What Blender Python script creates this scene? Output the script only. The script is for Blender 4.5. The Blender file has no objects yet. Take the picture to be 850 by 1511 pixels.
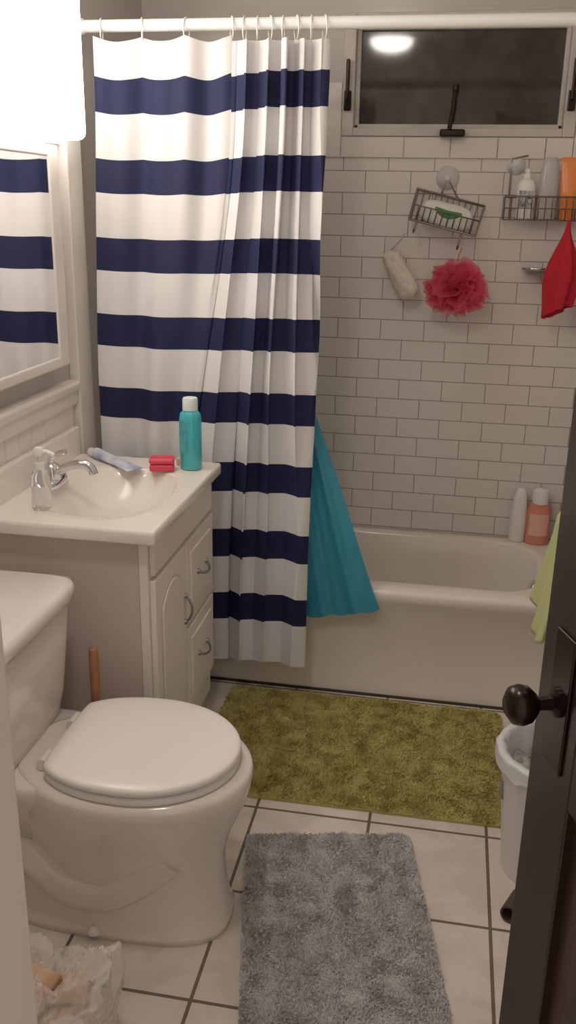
import bpy, bmesh, math, random
from mathutils import Vector, Matrix, noise
random.seed(7)
scn = bpy.context.scene
COL = scn.collection
pi = math.pi

# ------------------------------------------------------------------ helpers
def mat(name, color, rough=0.5, metal=0.0, noise_amt=0.0, noise_scale=20, bump=0.0, bump_scale=60,
        trans=0.0, alpha=1.0, emit=None, estr=0.0, coat=0.0, ior=1.45, sss=0.0, spec=0.5, color2=None):
    m = bpy.data.materials.new(name); m.use_nodes = True
    nt = m.node_tree; b = nt.nodes['Principled BSDF']
    c = (*color, 1)
    b.inputs['Base Color'].default_value = c
    b.inputs['Roughness'].default_value = rough
    b.inputs['Metallic'].default_value = metal
    b.inputs['Transmission Weight'].default_value = trans
    b.inputs['Alpha'].default_value = alpha
    b.inputs['Coat Weight'].default_value = coat
    b.inputs['IOR'].default_value = ior
    b.inputs['Specular IOR Level'].default_value = spec
    if sss > 0:
        b.inputs['Subsurface Weight'].default_value = sss
        b.inputs['Subsurface Radius'].default_value = (0.02, 0.02, 0.02)
    if emit:
        b.inputs['Emission Color'].default_value = (*emit, 1)
        b.inputs['Emission Strength'].default_value = estr
    tc = nt.nodes.new('ShaderNodeTexCoord')
    n = nt.nodes.new('ShaderNodeTexNoise'); n.inputs['Scale'].default_value = noise_scale
    n.inputs['Detail'].default_value = 5
    nt.links.new(tc.outputs['Object'], n.inputs['Vector'])
    if noise_amt > 0 or color2:
        mx = nt.nodes.new('ShaderNodeMix'); mx.data_type = 'RGBA'
        c2 = color2 if color2 else tuple(v * (1 - noise_amt) for v in color)
        mx.inputs['A'].default_value = c; mx.inputs['B'].default_value = (*c2, 1)
        rp = nt.nodes.new('ShaderNodeMapRange')
        rp.inputs['From Min'].default_value = 0.35; rp.inputs['From Max'].default_value = 0.65
        nt.links.new(n.outputs['Fac'], rp.inputs['Value'])
        nt.links.new(rp.outputs['Result'], mx.inputs['Factor'])
        nt.links.new(mx.outputs['Result'], b.inputs['Base Color'])
    if bump > 0:
        n2 = nt.nodes.new('ShaderNodeTexNoise'); n2.inputs['Scale'].default_value = bump_scale
        nt.links.new(tc.outputs['Object'], n2.inputs['Vector'])
        bp = nt.nodes.new('ShaderNodeBump'); bp.inputs['Strength'].default_value = bump
        bp.inputs['Distance'].default_value = 0.01
        nt.links.new(n2.outputs['Fac'], bp.inputs['Height'])
        nt.links.new(bp.outputs['Normal'], b.inputs['Normal'])
    return m

def root(name, loc=(0, 0, 0)):
    e = bpy.data.objects.new(name, None); e.empty_display_size = 0.05
    e.location = loc; COL.objects.link(e); return e

def mk(name, verts, faces, m, parent=None, smooth=False, bevel=0, seg=3, sub=0, uvs=None, solid=0, angle=None):
    me = bpy.data.meshes.new(name); me.from_pydata([tuple(v) for v in verts], [], faces); me.validate()
    bm = bmesh.new(); bm.from_mesh(me); bmesh.ops.recalc_face_normals(bm, faces=bm.faces); bm.to_mesh(me); bm.free()
    o = bpy.data.objects.new(name, me); COL.objects.link(o)
    ms = m if isinstance(m, (list, tuple)) else [m]
    for x in ms: me.materials.append(x)
    if parent:
        o.parent = parent; o.matrix_parent_inverse = Matrix.Translation(-parent.location)
    if smooth or bevel:
        for p in me.polygons: p.use_smooth = True
    if uvs:
        ul = me.uv_layers.new(name='UVMap')
        for l in me.loops: ul.data[l.index].uv = uvs[l.vertex_index]
    if solid:
        s = o.modifiers.new('solid', 'SOLIDIFY'); s.thickness = solid; s.offset = 0
    if bevel:
        b = o.modifiers.new('bev', 'BEVEL'); b.width = bevel; b.segments = seg; b.limit_method = 'ANGLE'
        b.angle_limit = math.radians(35)
        b.harden_normals = False
        w = o.modifiers.new('wn', 'WEIGHTED_NORMAL'); w.keep_sharp = True
    if sub:
        s = o.modifiers.new('sub', 'SUBSURF'); s.levels = sub; s.render_levels = sub
    return o

def box(name, x0, x1, y0, y1, z0, z1, m, parent=None, bevel=0, seg=3):
    v = [(x0, y0, z0), (x1, y0, z0), (x1, y1, z0), (x0, y1, z0), (x0, y0, z1), (x1, y0, z1), (x1, y1, z1), (x0, y1, z1)]
    f = [(0, 3, 2, 1), (4, 5, 6, 7), (0, 1, 5, 4), (1, 2, 6, 5), (2, 3, 7, 6), (3, 0, 4, 7)]
    return mk(name, v, f, m, parent, bevel=bevel, seg=seg)

def boxes(name, lst, m, parent=None, bevel=0):
    V = []; F = []
    for (x0, x1, y0, y1, z0, z1) in lst:
        n = len(V)
        V += [(x0, y0, z0), (x1, y0, z0), (x1, y1, z0), (x0, y1, z0), (x0, y0, z1), (x1, y0, z1), (x1, y1, z1), (x0, y1, z1)]
        F += [tuple(i + n for i in f) for f in [(0, 3, 2, 1), (4, 5, 6, 7), (0, 1, 5, 4), (1, 2, 6, 5), (2, 3, 7, 6), (3, 0, 4, 7)]]
    return mk(name, V, F, m, parent, bevel=bevel)

def loft(name, rings, m, parent=None, cap0=True, cap1=True, smooth=True, sub=0, closed=True, **k):
    V = []; F = []; n = len(rings[0])
    for r in rings: V += [tuple(p) for p in r]
    for i in range(len(rings) - 1):
        for j in range(n if closed else n - 1):
            a = i * n + j; b = i * n + (j + 1) % n
            F.append((a, b, b + n, a + n))
    if cap0: F.append(tuple(range(n - 1, -1, -1)))
    if cap1: F.append(tuple(range((len(rings) - 1) * n, len(rings) * n)))
    return mk(name, V, F, m, parent, smooth=smooth, sub=sub, **k)

def lathe(name, prof, c, m, parent=None, n=40, sx=1, sy=1, rot=None, cap0=True, cap1=True, ang=0):
    rings = []
    for (r, z) in prof:
        ring = []
        for j in range(n):
            a = 2 * pi * j / n
            x = r * math.cos(a) * sx; y = r * math.sin(a) * sy
            x, y = x * math.cos(ang) - y * math.sin(ang), x * math.sin(ang) + y * math.cos(ang)
            p = Vector((x, y, z))
            if rot: p = rot @ p
            ring.append(p + Vector(c))
        rings.append(ring)
    o = loft(name, rings, m, parent, cap0, cap1)
    es = o.modifiers.new('es', 'EDGE_SPLIT'); es.split_angle = math.radians(45)
    return o

def sell(cx0, cx1, hw, cy, z, n=48, e=2.0):
    r = []
    cx = (cx0 + cx1) / 2; rx = (cx1 - cx0) / 2
    for j in range(n):
        a = 2 * pi * j / n
        c, s = math.cos(a), math.sin(a)
        r.append((cx + rx * math.copysign(abs(c) ** (2 / e), c), cy + hw * math.copysign(abs(s) ** (2 / e), s), z))
    return r

def tube(name, pts, r, m, parent=None, cyclic=False, res=12, spline='POLY', join=None):
    cu = bpy.data.curves.new(name, 'CURVE'); cu.dimensions = '3D'; cu.bevel_depth = r; cu.bevel_resolution = 5
    cu.use_fill_caps = True
    lst = pts if isinstance(pts[0][0], (list, tuple, Vector)) else [pts]
    for P in lst:
        if spline == 'POLY':
            s = cu.splines.new('POLY'); s.points.add(len(P) - 1)
            for i, p in enumerate(P): s.points[i].co = (*p, 1)
        else:
            s = cu.splines.new('NURBS'); s.points.add(len(P) - 1)
            for i, p in enumerate(P): s.points[i].co = (*p, 1)
            s.order_u = 3; s.use_endpoint_u = True; s.resolution_u = res
        s.use_cyclic_u = cyclic
    cu.materials.append(m)
    tmp = bpy.data.objects.new(name, cu); COL.objects.link(tmp)
    dg = bpy.context.evaluated_depsgraph_get(); dg.update()
    me = bpy.data.meshes.new_from_object(tmp.evaluated_get(dg))
    bpy.data.objects.remove(tmp)
    o = bpy.data.objects.new(name, me); COL.objects.link(o)
    for p in me.polygons: p.use_smooth = True
    if parent:
        o.parent = parent; o.matrix_parent_inverse = Matrix.Translation(-parent.location)
    return o

def grid(name, nu, nv, fn, m, parent=None, smooth=True, uv=None, solid=0, cyc=False):
    V = []; U = []
    for j in range(nv + 1):
        for i in range(nu + 1):
            V.append(fn(i / nu, j / nv))
            if uv: U.append(uv(i / nu, j / nv))
    F = [(j * (nu + 1) + i, j * (nu + 1) + i + 1, (j + 1) * (nu + 1) + i + 1, (j + 1) * (nu + 1) + i) for j in range(nv) for i in range(nu)]
    return mk(name, V, F, m, parent, smooth=smooth, uvs=U if uv else None, solid=solid)

def prism(name, pts, fn, d, m, parent=None, bevel=0):
    n = len(pts)
    V = [fn(a, b, 0) for a, b in pts] + [fn(a, b, d) for a, b in pts]
    F = [tuple(range(n)), tuple(range(2 * n - 1, n - 1, -1))] + [(i, (i + 1) % n, (i + 1) % n + n, i + n) for i in range(n)]
    return mk(name, V, F, m, parent, bevel=bevel)

def sm(a, b, x):
    t = max(0, min(1, (x - a) / (b - a))); return t * t * (3 - 2 * t)
def lerp(a, b, t): return a + (b - a) * t

# ------------------------------------------------------------------ camera
f = 1334.0
Yc = Vector((255, -445, f)).normalized()
Zd = Vector((-76, 3955, f)); Zd = (Zd - Zd.dot(Yc) * Yc).normalized()
Zu = -Zd
Xc = Yc.cross(Zu).normalized()
if Xc.x < 0: Xc = -Xc
cam = bpy.data.cameras.new('camera'); co = bpy.data.objects.new('camera', cam); COL.objects.link(co)
right = Vector((Xc.x, Yc.x, Zu.x)); up = -Vector((Xc.y, Yc.y, Zu.y)); back = -Vector((Xc.z, Yc.z, Zu.z))
M = Matrix((right, up, back)).transposed().to_4x4(); M.translation = (0, 0, 1.5)
co.matrix_world = M
cam.sensor_fit = 'VERTICAL'; cam.sensor_height = 36; cam.lens = f / 1511 * 36; cam.clip_start = 0.02
scn.camera = co

# ------------------------------------------------------------------ dims
XL, XR, YB, YF, ZC = -1.08, 0.44, 3.20, 0.50, 2.38
TY = 2.60; TZ = 0.376

# ------------------------------------------------------------------ materials
def tile_mat(name, ax, bw, bh, c1, c2, mortar, msize, offset, sh, rough, bump=0.4, paint_above=None, paint=None, marble=0):
    m = bpy.data.materials.new(name); m.use_nodes = True; nt = m.node_tree; N = nt.nodes; L = nt.links
    b = N['Principled BSDF']; b.inputs['Roughness'].default_value = rough
    tc = N.new('ShaderNodeTexCoord'); sp = N.new('ShaderNodeSeparateXYZ'); L.new(tc.outputs['Object'], sp.inputs[0])
    cb = N.new('ShaderNodeCombineXYZ'); L.new(sp.outputs[ax[0]], cb.inputs[0]); L.new(sp.outputs[ax[1]], cb.inputs[1])
    mp = N.new('ShaderNodeMapping'); mp.inputs['Location'].default_value = (sh[0], sh[1], 0); L.new(cb.outputs[0], mp.inputs[0])
    br = N.new('ShaderNodeTexBrick'); L.new(mp.outputs[0], br.inputs['Vector'])
    br.inputs['Scale'].default_value = 1; br.inputs['Brick Width'].default_value = bw; br.inputs['Row Height'].default_value = bh
    br.inputs['Mortar Size'].default_value = msize; br.inputs['Mortar Smooth'].default_value = 0.15
    br.inputs['Color1'].default_value = (*c1, 1); br.inputs['Color2'].default_value = (*c2, 1); br.inputs['Mortar'].default_value = (*mortar, 1)
    br.offset = offset; br.inputs['Bias'].default_value = 0
    col = br.outputs['Color']
    if marble:
        n = N.new('ShaderNodeTexNoise'); n.inputs['Scale'].default_value = 5; n.inputs['Detail'].default_value = 9
        n.inputs['Distortion'].default_value = 1.8; L.new(tc.outputs['Object'], n.inputs['Vector'])
        rp = N.new('ShaderNodeMapRange'); rp.inputs['From Min'].default_value = .44; rp.inputs['From Max'].default_value = .58
        rp.inputs['To Min'].default_value = 1 - marble; rp.inputs['To Max'].default_value = 1
        L.new(n.outputs['Fac'], rp.inputs[0])
        mx = N.new('ShaderNodeMix'); mx.data_type = 'RGBA'; mx.blend_type = 'MULTIPLY'; mx.inputs['Factor'].default_value = 1
        L.new(col, mx.inputs['A']); L.new(rp.outputs[0], mx.inputs['B']); col = mx.outputs['Result']
    if paint_above is not None:
        gt = N.new('ShaderNodeMath'); gt.operation = 'GREATER_THAN'; gt.inputs[1].default_value = paint_above
        L.new(sp.outputs[2], gt.inputs[0])
        mx = N.new('ShaderNodeMix'); mx.data_type = 'RGBA'; mx.inputs['B'].default_value = (*paint, 1)
        L.new(gt.outputs[0], mx.inputs['Factor']); L.new(col, mx.inputs['A']); col = mx.outputs['Result']
    L.new(col, b.inputs['Base Color'])
    bp = N.new('ShaderNodeBump'); bp.invert = True; bp.inputs['Strength'].default_value = bump; bp.inputs['Distance'].default_value = 0.003
    L.new(br.outputs['Fac'], bp.inputs['Height']); L.new(bp.outputs['Normal'], b.inputs['Normal'])
    return m

PAINT = (.50, .46, .425)
m_paint = mat('wall_paint', PAINT, .7, bump=.05, bump_scale=200)
m_ceil = mat('ceiling_paint', (.72, .70, .66), .8, bump=.05)
TW = (.74, .68, .635)
GR = (.31, .27, .24)
m_tileB = tile_mat('subway_tile_back', (0, 2), .150, .069, TW, TW, GR, .0017, .5, (0.02, .037), .18, paint_above=1.885, paint=PAINT)
m_tileR = tile_mat('subway_tile_side', (1, 2), .150, .069, TW, TW, GR, .0017, .5, (0.02, .037), .18, paint_above=1.885, paint=PAINT)
m_floor = tile_mat('floor_tile', (0, 1), .297, .312, (.68, .60, .53), (.63, .555, .49), (.13, .10, .075), .0042, 0,
                   (-.181, -1.967), .4, marble=.13)
m_trim = mat('white_trim', (.76, .71, .66), .35)
m_porc = mat('porcelain', (.76, .695, .645), .12, coat=.4)
m_tub = mat('tub_enamel', (.76, .695, .62), .2, coat=.3)
m_seat = mat('seat_plastic', (.80, .76, .74), .25)
m_chrome = mat('chrome', (.75, .75, .76), .12, 1.0)
m_pewter = mat('pewter', (.35, .33, .31), .3, 1.0)
m_bronze = mat('bronze_wire', (.22, .18, .15), .35, .9)
m_knob = mat('aged_bronze', (.025, .016, .012), .25, .8)
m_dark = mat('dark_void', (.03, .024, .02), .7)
m_count = mat('cultured_marble', (.82, .755, .68), .2, coat=.3)
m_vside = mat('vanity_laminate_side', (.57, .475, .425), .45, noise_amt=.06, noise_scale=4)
m_vfront = mat('vanity_white', (.76, .70, .65), .4)
m_white = mat('white_plastic', (.8, .79, .77), .35)

# ------------------------------------------------------------------ room shell
box('floor', XL - .1, XR + .1, -.9, YB + .1, -.06, 0, m_floor)
box('ceiling', XL - .1, XR + .1, YF - .12, YB + .1, ZC, ZC + .05, m_ceil)
box('wall_left', XL - .1, XL, YF - .12, YB + .1, 0, ZC, m_paint)
WX0, WX1, WZ0, WZ1 = -.405, .335, 1.725, 2.085
boxes('wall_back', [(XL, WX0, YB, YB + .1, 0, ZC), (WX1, XR, YB, YB + .1, 0, ZC), (WX0, WX1, YB, YB + .1, 0, WZ0), (WX0, WX1, YB, YB + .1, WZ1, ZC)], m_tileB)
box('wall_right', XR, XR + .1, YF - .12, YB + .1, 0, ZC, m_paint)
box('trim_tile_surround_right', XR - .008, XR, TY - .04, YB, TZ - .01, 1.885, m_tileR)
box('trim_alcove_edge_left', XL, XL + .03, 2.455, 2.555, 0, ZC, m_trim, bevel=.004)
DX0, DX1 = -.285, .345
boxes('wall_front', [(XL, DX0 - .09, YF - .12, YF, 0, ZC), (DX1 + .05, XR, YF - .12, YF, 0, ZC), (DX0 - .09, DX1 + .05, YF - .12, YF, 2.08, ZC)], m_paint)
boxes('trim_door_casing', [(DX0 - .09, DX0, YF - .14, YF + .015, 0, 2.08), (DX1, DX1 + .05, YF - .14, YF - .02, 0, 2.08), (DX0, DX1, YF - .14, YF, 2.03, 2.08)], m_trim, bevel=.004)
wy = []
y = .52
while y < 2.43:
    wy.append((XL, XL + .012, y, min(y + .072, 2.44), 0.0, .955)); y += .075
boxes('trim_wainscot_left', wy, m_trim, bevel=.003)
pr = [(0, .94), (.022, .945), (.026, .96), (.026, .985), (.034, .99), (.036, 1.008), (.030, 1.016), (0, 1.018)]
prism('trim_chair_rail_left', pr, lambda a, b, d: (XL + a, .52 + d, b), 1.925, m_trim, bevel=.002)
box('baseboard_right', XR - .014, XR, YF, TY - .04, 0, .1, m_trim, bevel=.004)
boxes('trim_window_tile_border', [(WX0 - .062, WX0 - .002, YB - .008, YB, WZ0 - .065, 1.885), (WX1 + .002, WX1 + .062, YB - .008, YB, WZ0 - .065, 1.885),
      (WX0, -.20, YB - .008, YB, WZ0 - .065, WZ0 - .002), (-.197, -.05, YB - .008, YB, WZ0 - .065, WZ0 - .002), (-.047, .10, YB - .008, YB, WZ0 - .065, WZ0 - .002),
      (.103, .25, YB - .008, YB, WZ0 - .065, WZ0 - .002), (.253, WX1, YB - .008, YB, WZ0 - .065, WZ0 - .002)], mat('border_tile', TW, .18), bevel=.002)
# window
win = root('window_1', (0, YB, 1.9))
m_wf = mat('window_frame_paint', (.58, .53, .49), .45, noise_amt=.12, noise_scale=12)
fw = .038
boxes('outer_frame', [(WX0, WX0 + fw, YB - .012, YB + .08, WZ0, WZ1), (WX1 - fw, WX1, YB - .012, YB + .08, WZ0, WZ1),
      (WX0 + fw, WX1 - fw, YB - .012, YB + .08, WZ0, WZ0 + .025), (WX0 + fw, WX1 - fw, YB - .012, YB + .08, WZ1 - .03, WZ1)], m_wf, win, bevel=.003)
gx0, gx1, gz0, gz1 = WX0 + fw, WX1 - fw, WZ0 + .025, WZ1 - .03
boxes('sash', [(gx0, gx0 + .014, YB + .02, YB + .06, gz0, gz1), (gx1 - .014, gx1, YB + .02, YB + .06, gz0, gz1),
      (gx0, gx1, YB + .02, YB + .06, gz0, gz0 + .014), (gx0, gx1, YB + .02, YB + .06, gz1 - .014, gz1)], m_wf, win, bevel=.003)
m_glass = mat('night_glass', (.055, .048, .043), .06, spec=.5, color2=(.030, .027, .025), noise_scale=14)
box('glass_pane', gx0 + .01, gx1 - .01, YB + .04, YB + .046, gz0 + .01, gz1 - .01, m_glass, win)
for k, xx in enumerate((WX0 + .018, WX1 - .02)):
    boxes('side_latch_%d' % (k + 1), [(xx - .012, xx + .012, YB - .022, YB - .012, 1.80, 1.86), (xx - .006, xx + .006, YB - .04, YB - .02, 1.83, 1.95)], m_knob, win, bevel=.004)
boxes('crank_base', [(-.085, -.005, YB - .045, YB - .012, 1.722, 1.745)], m_knob, win, bevel=.006)
tube('crank_arm', [(-.055, YB - .04, 1.745), (-.048, YB - .04, 1.80), (-.044, YB - .045, 1.86)], .0075, m_knob, win)
lathe('crank_grip', [(.0, -.012), (.009, -.01), (.011, 0), (.008, .012), (0, .013)], (-.043, YB - .046, 1.862), m_knob, win)

# ------------------------------------------------------------------ lights (fixtures)
LZ0, LZ1, LY0, LY1 = 1.655, 2.13, 1.66, 2.425
vl = root('vanity_light', (XL, 2.0, 1.8))
box('backplate', XL, XL + .02, LY0 - .02, LY1 + .02, LZ0 - .01, LZ1 + .01, m_white, vl, bevel=.004)
m_em = mat('frosted_diffuser', (.9, .88, .85), .4, emit=(1.0, .89, .785), estr=7.0)
loft('diffuser', [[(XL + .02 + d, y, z) for (y, z) in [(LY0, LZ0), (LY1, LZ0), (LY1, LZ1), (LY0, LZ1)]]
                  for d in (0.0, .085)], m_em, vl, smooth=False, bevel=.02)
cl = root('ceiling_light', (-.43, 1.1, ZC))
lathe('canopy', [(.125, 0), (.125, -.02), (.12, -.025)], (-.43, 1.1, ZC), m_white, cl)
m_em2 = mat('frosted_dome', (.9, .9, .9), .4, emit=(1.0, .91, .82), estr=40)
lathe('dome', [(.112, -.02), (.110, -.04), (.095, -.06), (.068, -.074), (.034, -.082), (.0, -.084)], (-.43, 1.1, ZC), m_em2, cl)
w = bpy.data.worlds.new('world'); scn.world = w; w.use_nodes = True
w.node_tree.nodes['Background'].inputs[0].default_value = (1.0, .83, .71, 1)
w.node_tree.nodes['Background'].inputs[1].default_value = .55

# ------------------------------------------------------------------ bathtub
tub = root('bathtub', (0, 2.9, 0))
def rrect(x0, x1, y0, y1, r0, r1, z, n=10):
    pts = []
    for (cx, cy, a0, r) in [(x1 - r1, y1 - r1, 0, r1), (x0 + r0, y1 - r0, 90, r0), (x0 + r0, y0 + r0, 180, r0), (x1 - r1, y0 + r1, 270, r1)]:
        for i in range(n + 1):
            a = math.radians(a0 + 90 * i / n); pts.append((cx + r * math.cos(a), cy + r * math.sin(a), z))
    return pts
X0, X1 = XL + .002, XR - .01
Y0, Y1 = TY, YB - .002
rings = [rrect(X0, X1, Y0 + .012, Y1, .004, .004, 0.0),
         rrect(X0, X1, Y0 + .012, Y1, .004, .004, 0.03),
         rrect(X0, X1, Y0 + .018, Y1, .004, .004, 0.05),
         rrect(X0, X1, Y0 + .014, Y1, .004, .004, TZ - .06),
         rrect(X0, X1, Y0 + .002, Y1, .004, .004, TZ - .04),
         rrect(X0, X1, Y0, Y1, .004, .004, TZ - .015),
         rrect(X0 + .002, X1 - .002, Y0 + .004, Y1 - .002, .004, .004, TZ - .004),
         rrect(X0 + .01, X1 - .008, Y0 + .014, Y1 - .006, .01, .01, TZ)]
for (ins, z, r) in [(0, TZ, .12), (.008, TZ - .003, .12), (.014, TZ - .012, .12), (.03, TZ - .10, .13), (.045, TZ - .22, .14), (.07, TZ - .27, .14), (.12, TZ - .29, .10)]:
    rings.append(rrect(X0 + .09 + ins * 1.8, X1 - .075 - ins, Y0 + .075 + ins, Y1 - .045 - ins * .8, r, r + .03, z))
loft('tub_body', rings, m_tub, tub, cap0=False)
rm = Matrix.Rotation(math.radians(-80), 3, 'Y')
lathe('overflow_plate', [(.0, .012), (.028, .010), (.034, .004), (.034, -.01)], (XR - .112, 2.89, TZ - .075), m_chrome, tub, rot=rm)
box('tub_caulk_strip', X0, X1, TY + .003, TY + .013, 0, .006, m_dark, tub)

# ------------------------------------------------------------------ shower rod + curtain
RZ, RY = 1.958, 2.62
rod = root('shower_curtain_rod', (0, RY, RZ))
RM = Matrix(((0, 0, 1), (0, 1, 0), (-1, 0, 0)))
lathe('pole', [(.0155, XL), (.0155, XR - .008)], (0, RY, RZ), m_white, rod, rot=RM)
lathe('flange_left', [(.026, XL), (.026, XL + .01), (.018, XL + .03)], (0, RY, RZ), m_white, rod, rot=RM)
lathe('flange_right', [(.018, XR - .04), (.03, XR - .018), (.03, XR - .008)], (0, RY, RZ), m_white, rod, rot=RM)

mc = bpy.data.materials.new('striped_curtain_fabric'); mc.use_nodes = True; nt = mc.node_tree; N = nt.nodes; L = nt.links
b = N['Principled BSDF']; b.inputs['Roughness'].default_value = .75; b.inputs['Specular IOR Level'].default_value = .25
uv = N.new('ShaderNodeUVMap'); uv.uv_map = 'UVMap'; sp = N.new('ShaderNodeSeparateXYZ'); L.new(uv.outputs[0], sp.inputs[0])
def math_(op, a, bval):
    n = N.new('ShaderNodeMath'); n.operation = op
    if isinstance(a, (int, float)): n.inputs[0].default_value = a
    else: L.new(a, n.inputs[0])
    if isinstance(bval, (int, float)): n.inputs[1].default_value = bval
    else: L.new(bval, n.inputs[1])
    return n.outputs[0]
d_ = math_('SUBTRACT', 1.830 + .21, sp.outputs[1]); d_ = math_('DIVIDE', d_, .21); fr = math_('FRACT', d_, 0)
ls = math_('LESS_THAN', fr, .43)
ls = math_('MULTIPLY', ls, math_('GREATER_THAN', sp.outputs[1], .20))
ls = math_('MULTIPLY', ls, math_('LESS_THAN', sp.outputs[1], 1.86))
mx = N.new('ShaderNodeMix'); mx.data_type = 'RGBA'
mx.inputs['A'].default_value = (.72, .70, .70, 1); mx.inputs['B'].default_value = (.010, .013, .052, 1)
L.new(ls, mx.inputs['Factor']); L.new(mx.outputs['Result'], b.inputs['Base Color'])
tr = N.new('ShaderNodeBsdfTranslucent'); L.new(mx.outputs['Result'], tr.inputs['Color'])
ms = N.new('ShaderNodeMixShader'); ms.inputs[0].default_value = .08
L.new(b.outputs[0], ms.inputs[1]); L.new(tr.outputs[0], ms.inputs[2]); L.new(ms.outputs[0], N['Material Output'].inputs[0])

curt = root('shower_curtain', (-.7, RY - .03, 1.9))
CT, CB = 1.928, .128
xr_ = -.362
def phase(q, n):
    return 2 * pi * n * (q + .035 * math.sin(2 * pi * q * 1.5 + .6) + .018 * math.sin(2 * pi * q * 3.7))
def cur(s, t):
    z = lerp(CT, CB, t)
    xs = lerp(-.630, -.80, sm(.10, .92, t))
    xr2 = xr_ - .012 * t
    x = lerp(-1.012, xr2, s)
    yc = lerp(RY - .026, 2.512, sm(0, .55, t))
    if x > xs:
        q = (x - xs) / (xr2 - xs)
        nf = lerp(5.3, 4.3, sm(.1, .8, t))
        ph = phase(q, nf) + .5 * math.sin(4 * t + 2.5 * q)
        a = sm(0, .16, q) * (.029 + .009 * math.sin(11 * q + 2 + 1.2 * t) + .006 * t)
        c_ = math.cos(ph)
        y = yc - a * (c_ + .25 * math.cos(2 * ph + 1.1))
        xx = x - .036 * sm(0, .12, q) * (1 - sm(.93, 1, q)) * math.sin(2 * ph) * .55 * (1 - .2 * t)
        xx += .010 * sm(0, .12, q) * (1 - sm(.9, 1, q)) * math.sin(ph)
    else:
        q = (xs - x) / (xs + 1.012)
        y = yc + (.011 + .010 * t) * math.sin(2 * pi * (1.9 * q) + .8 * t) * sm(0, .25, q)
        y += .005 * math.sin(x * 70 + 2 * t) * (1 - .4 * t)
        xx = x
    y += .004 * noise.noise(Vector((x * 9, z * 3, 1)))
    y = min(y, lerp(2.64, 2.556, sm(.2, .55, t)))
    if z < .86 and xx < -.62: y = max(y, 2.447)
    sc = abs(math.sin(pi * (x + 1.012) / .128)) if x < xs else 1
    z -= (1 - t) ** 6 * .014 * sc
    z += .30 * (yc - y) * t * t
    return (xx, y, z - .010 * math.sin((x + 1) * 9) * t)
def cuv(s, t):
    x = lerp(-1.012, xr_, s)
    lift = .022 * sm(-.72, -.50, x) * (1 - sm(0, .45, t))
    return (s, lerp(CT, CB, t) - lift)
grid('curtain_panel', 700, 110, cur, mc, curt, uv=cuv)
hooks = []
for hx in (-1.0, -.885, -.76, -.635, -.60, -.565, -.53, -.495, -.46, -.42, -.385):
    tl = random.uniform(-.01, .01)
    P = []
    for i in range(17):
        a = 2 * pi * i / 16
        P.append((hx + tl * math.sin(a), RY + .019 * math.sin(a) - .002, RZ - .012 + .030 * math.cos(a)))
    hooks.append(P)
tube('curtain_rings', hooks, .0018, m_white, rod)

# blue liner
m_bl = bpy.data.materials.new('blue_liner_fabric'); m_bl.use_nodes = True; nt = m_bl.node_tree; N = nt.nodes; L = nt.links
b = N['Principled BSDF']; b.inputs['Roughness'].default_value = .4
tr = N.new('ShaderNodeBsdfTranslucent'); tr.inputs['Color'].default_value = (.06, .46, .66, 1)
nz = N.new('ShaderNodeTexNoise'); nz.inputs['Scale'].default_value = 14
cr = N.new('ShaderNodeMix'); cr.data_type = 'RGBA'; cr.inputs['A'].default_value = (.03, .27, .44, 1); cr.inputs['B'].default_value = (.06, .41, .60, 1)
L.new(nz.outputs['Fac'], cr.inputs['Factor']); L.new(cr.outputs['Result'], b.inputs['Base Color'])
ms = N.new('ShaderNodeMixShader'); ms.inputs[0].default_value = .35
L.new(b.outputs[0], ms.inputs[1]); L.new(tr.outputs[0], ms.inputs[2]); L.new(ms.outputs[0], N['Material Output'].inputs[0])
lin = root('shower_curtain_liner', (-.4, 2.62, 1.0))
def linf(s, t):
    z0 = lerp(1.90, .27, t)
    kk = max(0, (t - .60) / .40)
    xrr = -.392 + .245 * (kk ** 1.0) + .010 * math.sin(kk * 5) * kk
    xl = lerp(-.60, -.52, t)
    x = lerp(xl, xrr, s)
    yb = lerp(RY + .045, 2.574, sm(.55, .86, t))
    fold = math.sin(s * 19 + kk * 2.0 + .8 * math.sin(kk * 4)) * (.011 - .003 * kk) + .003 * math.sin(s * 47 + t * 5)
    y = yb + fold * .9
    z = z0 + (.050 * (s ** 2.2)) * kk + .004 * math.sin(s * 25) * kk
    if z < TZ + .05: y = min(y, 2.592)
    return (x, y, z)
grid('liner_sheet', 120, 100, linf, m_bl, lin)

# ------------------------------------------------------------------ vanity
van = root('bathroom_vanity', (-.86, 2.13, 0))
VX, VY0, VY1 = -.655, 1.86, 2.405
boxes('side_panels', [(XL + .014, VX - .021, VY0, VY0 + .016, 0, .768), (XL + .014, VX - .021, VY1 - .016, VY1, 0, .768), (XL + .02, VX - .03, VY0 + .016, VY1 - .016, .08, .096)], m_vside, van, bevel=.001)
boxes('face_frame', [(VX - .02, VX, VY0 + .03, VY1, .08, .768)], m_vfront, van)
box('front_stile', VX - .02, VX, VY0 - .001, VY0 + .03, .0, .768, m_vfront, van, bevel=.001)
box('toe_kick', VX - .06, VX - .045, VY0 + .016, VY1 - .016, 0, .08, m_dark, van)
YM = 2.125
box('false_front', VX, VX + .014, VY0 + .012, VY1 - .012, .675, .757, m_vfront, van, bevel=.004)
def arch(y0, y1, z0, z1, rise, n=14):
    P = [(y0, z0), (y1, z0), (y1, z1 - rise)]
    for i in range(1, n):
        q = i / n
        P.append((lerp(y1, y0, q), z1 - rise + rise * math.sin(pi * q) ** .8))
    P.append((y0, z1 - rise)); return P
box('door_slab', VX, VX + .015, VY0 + .012, YM - .004, .115, .662, m_vfront, van, bevel=.003)
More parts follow.
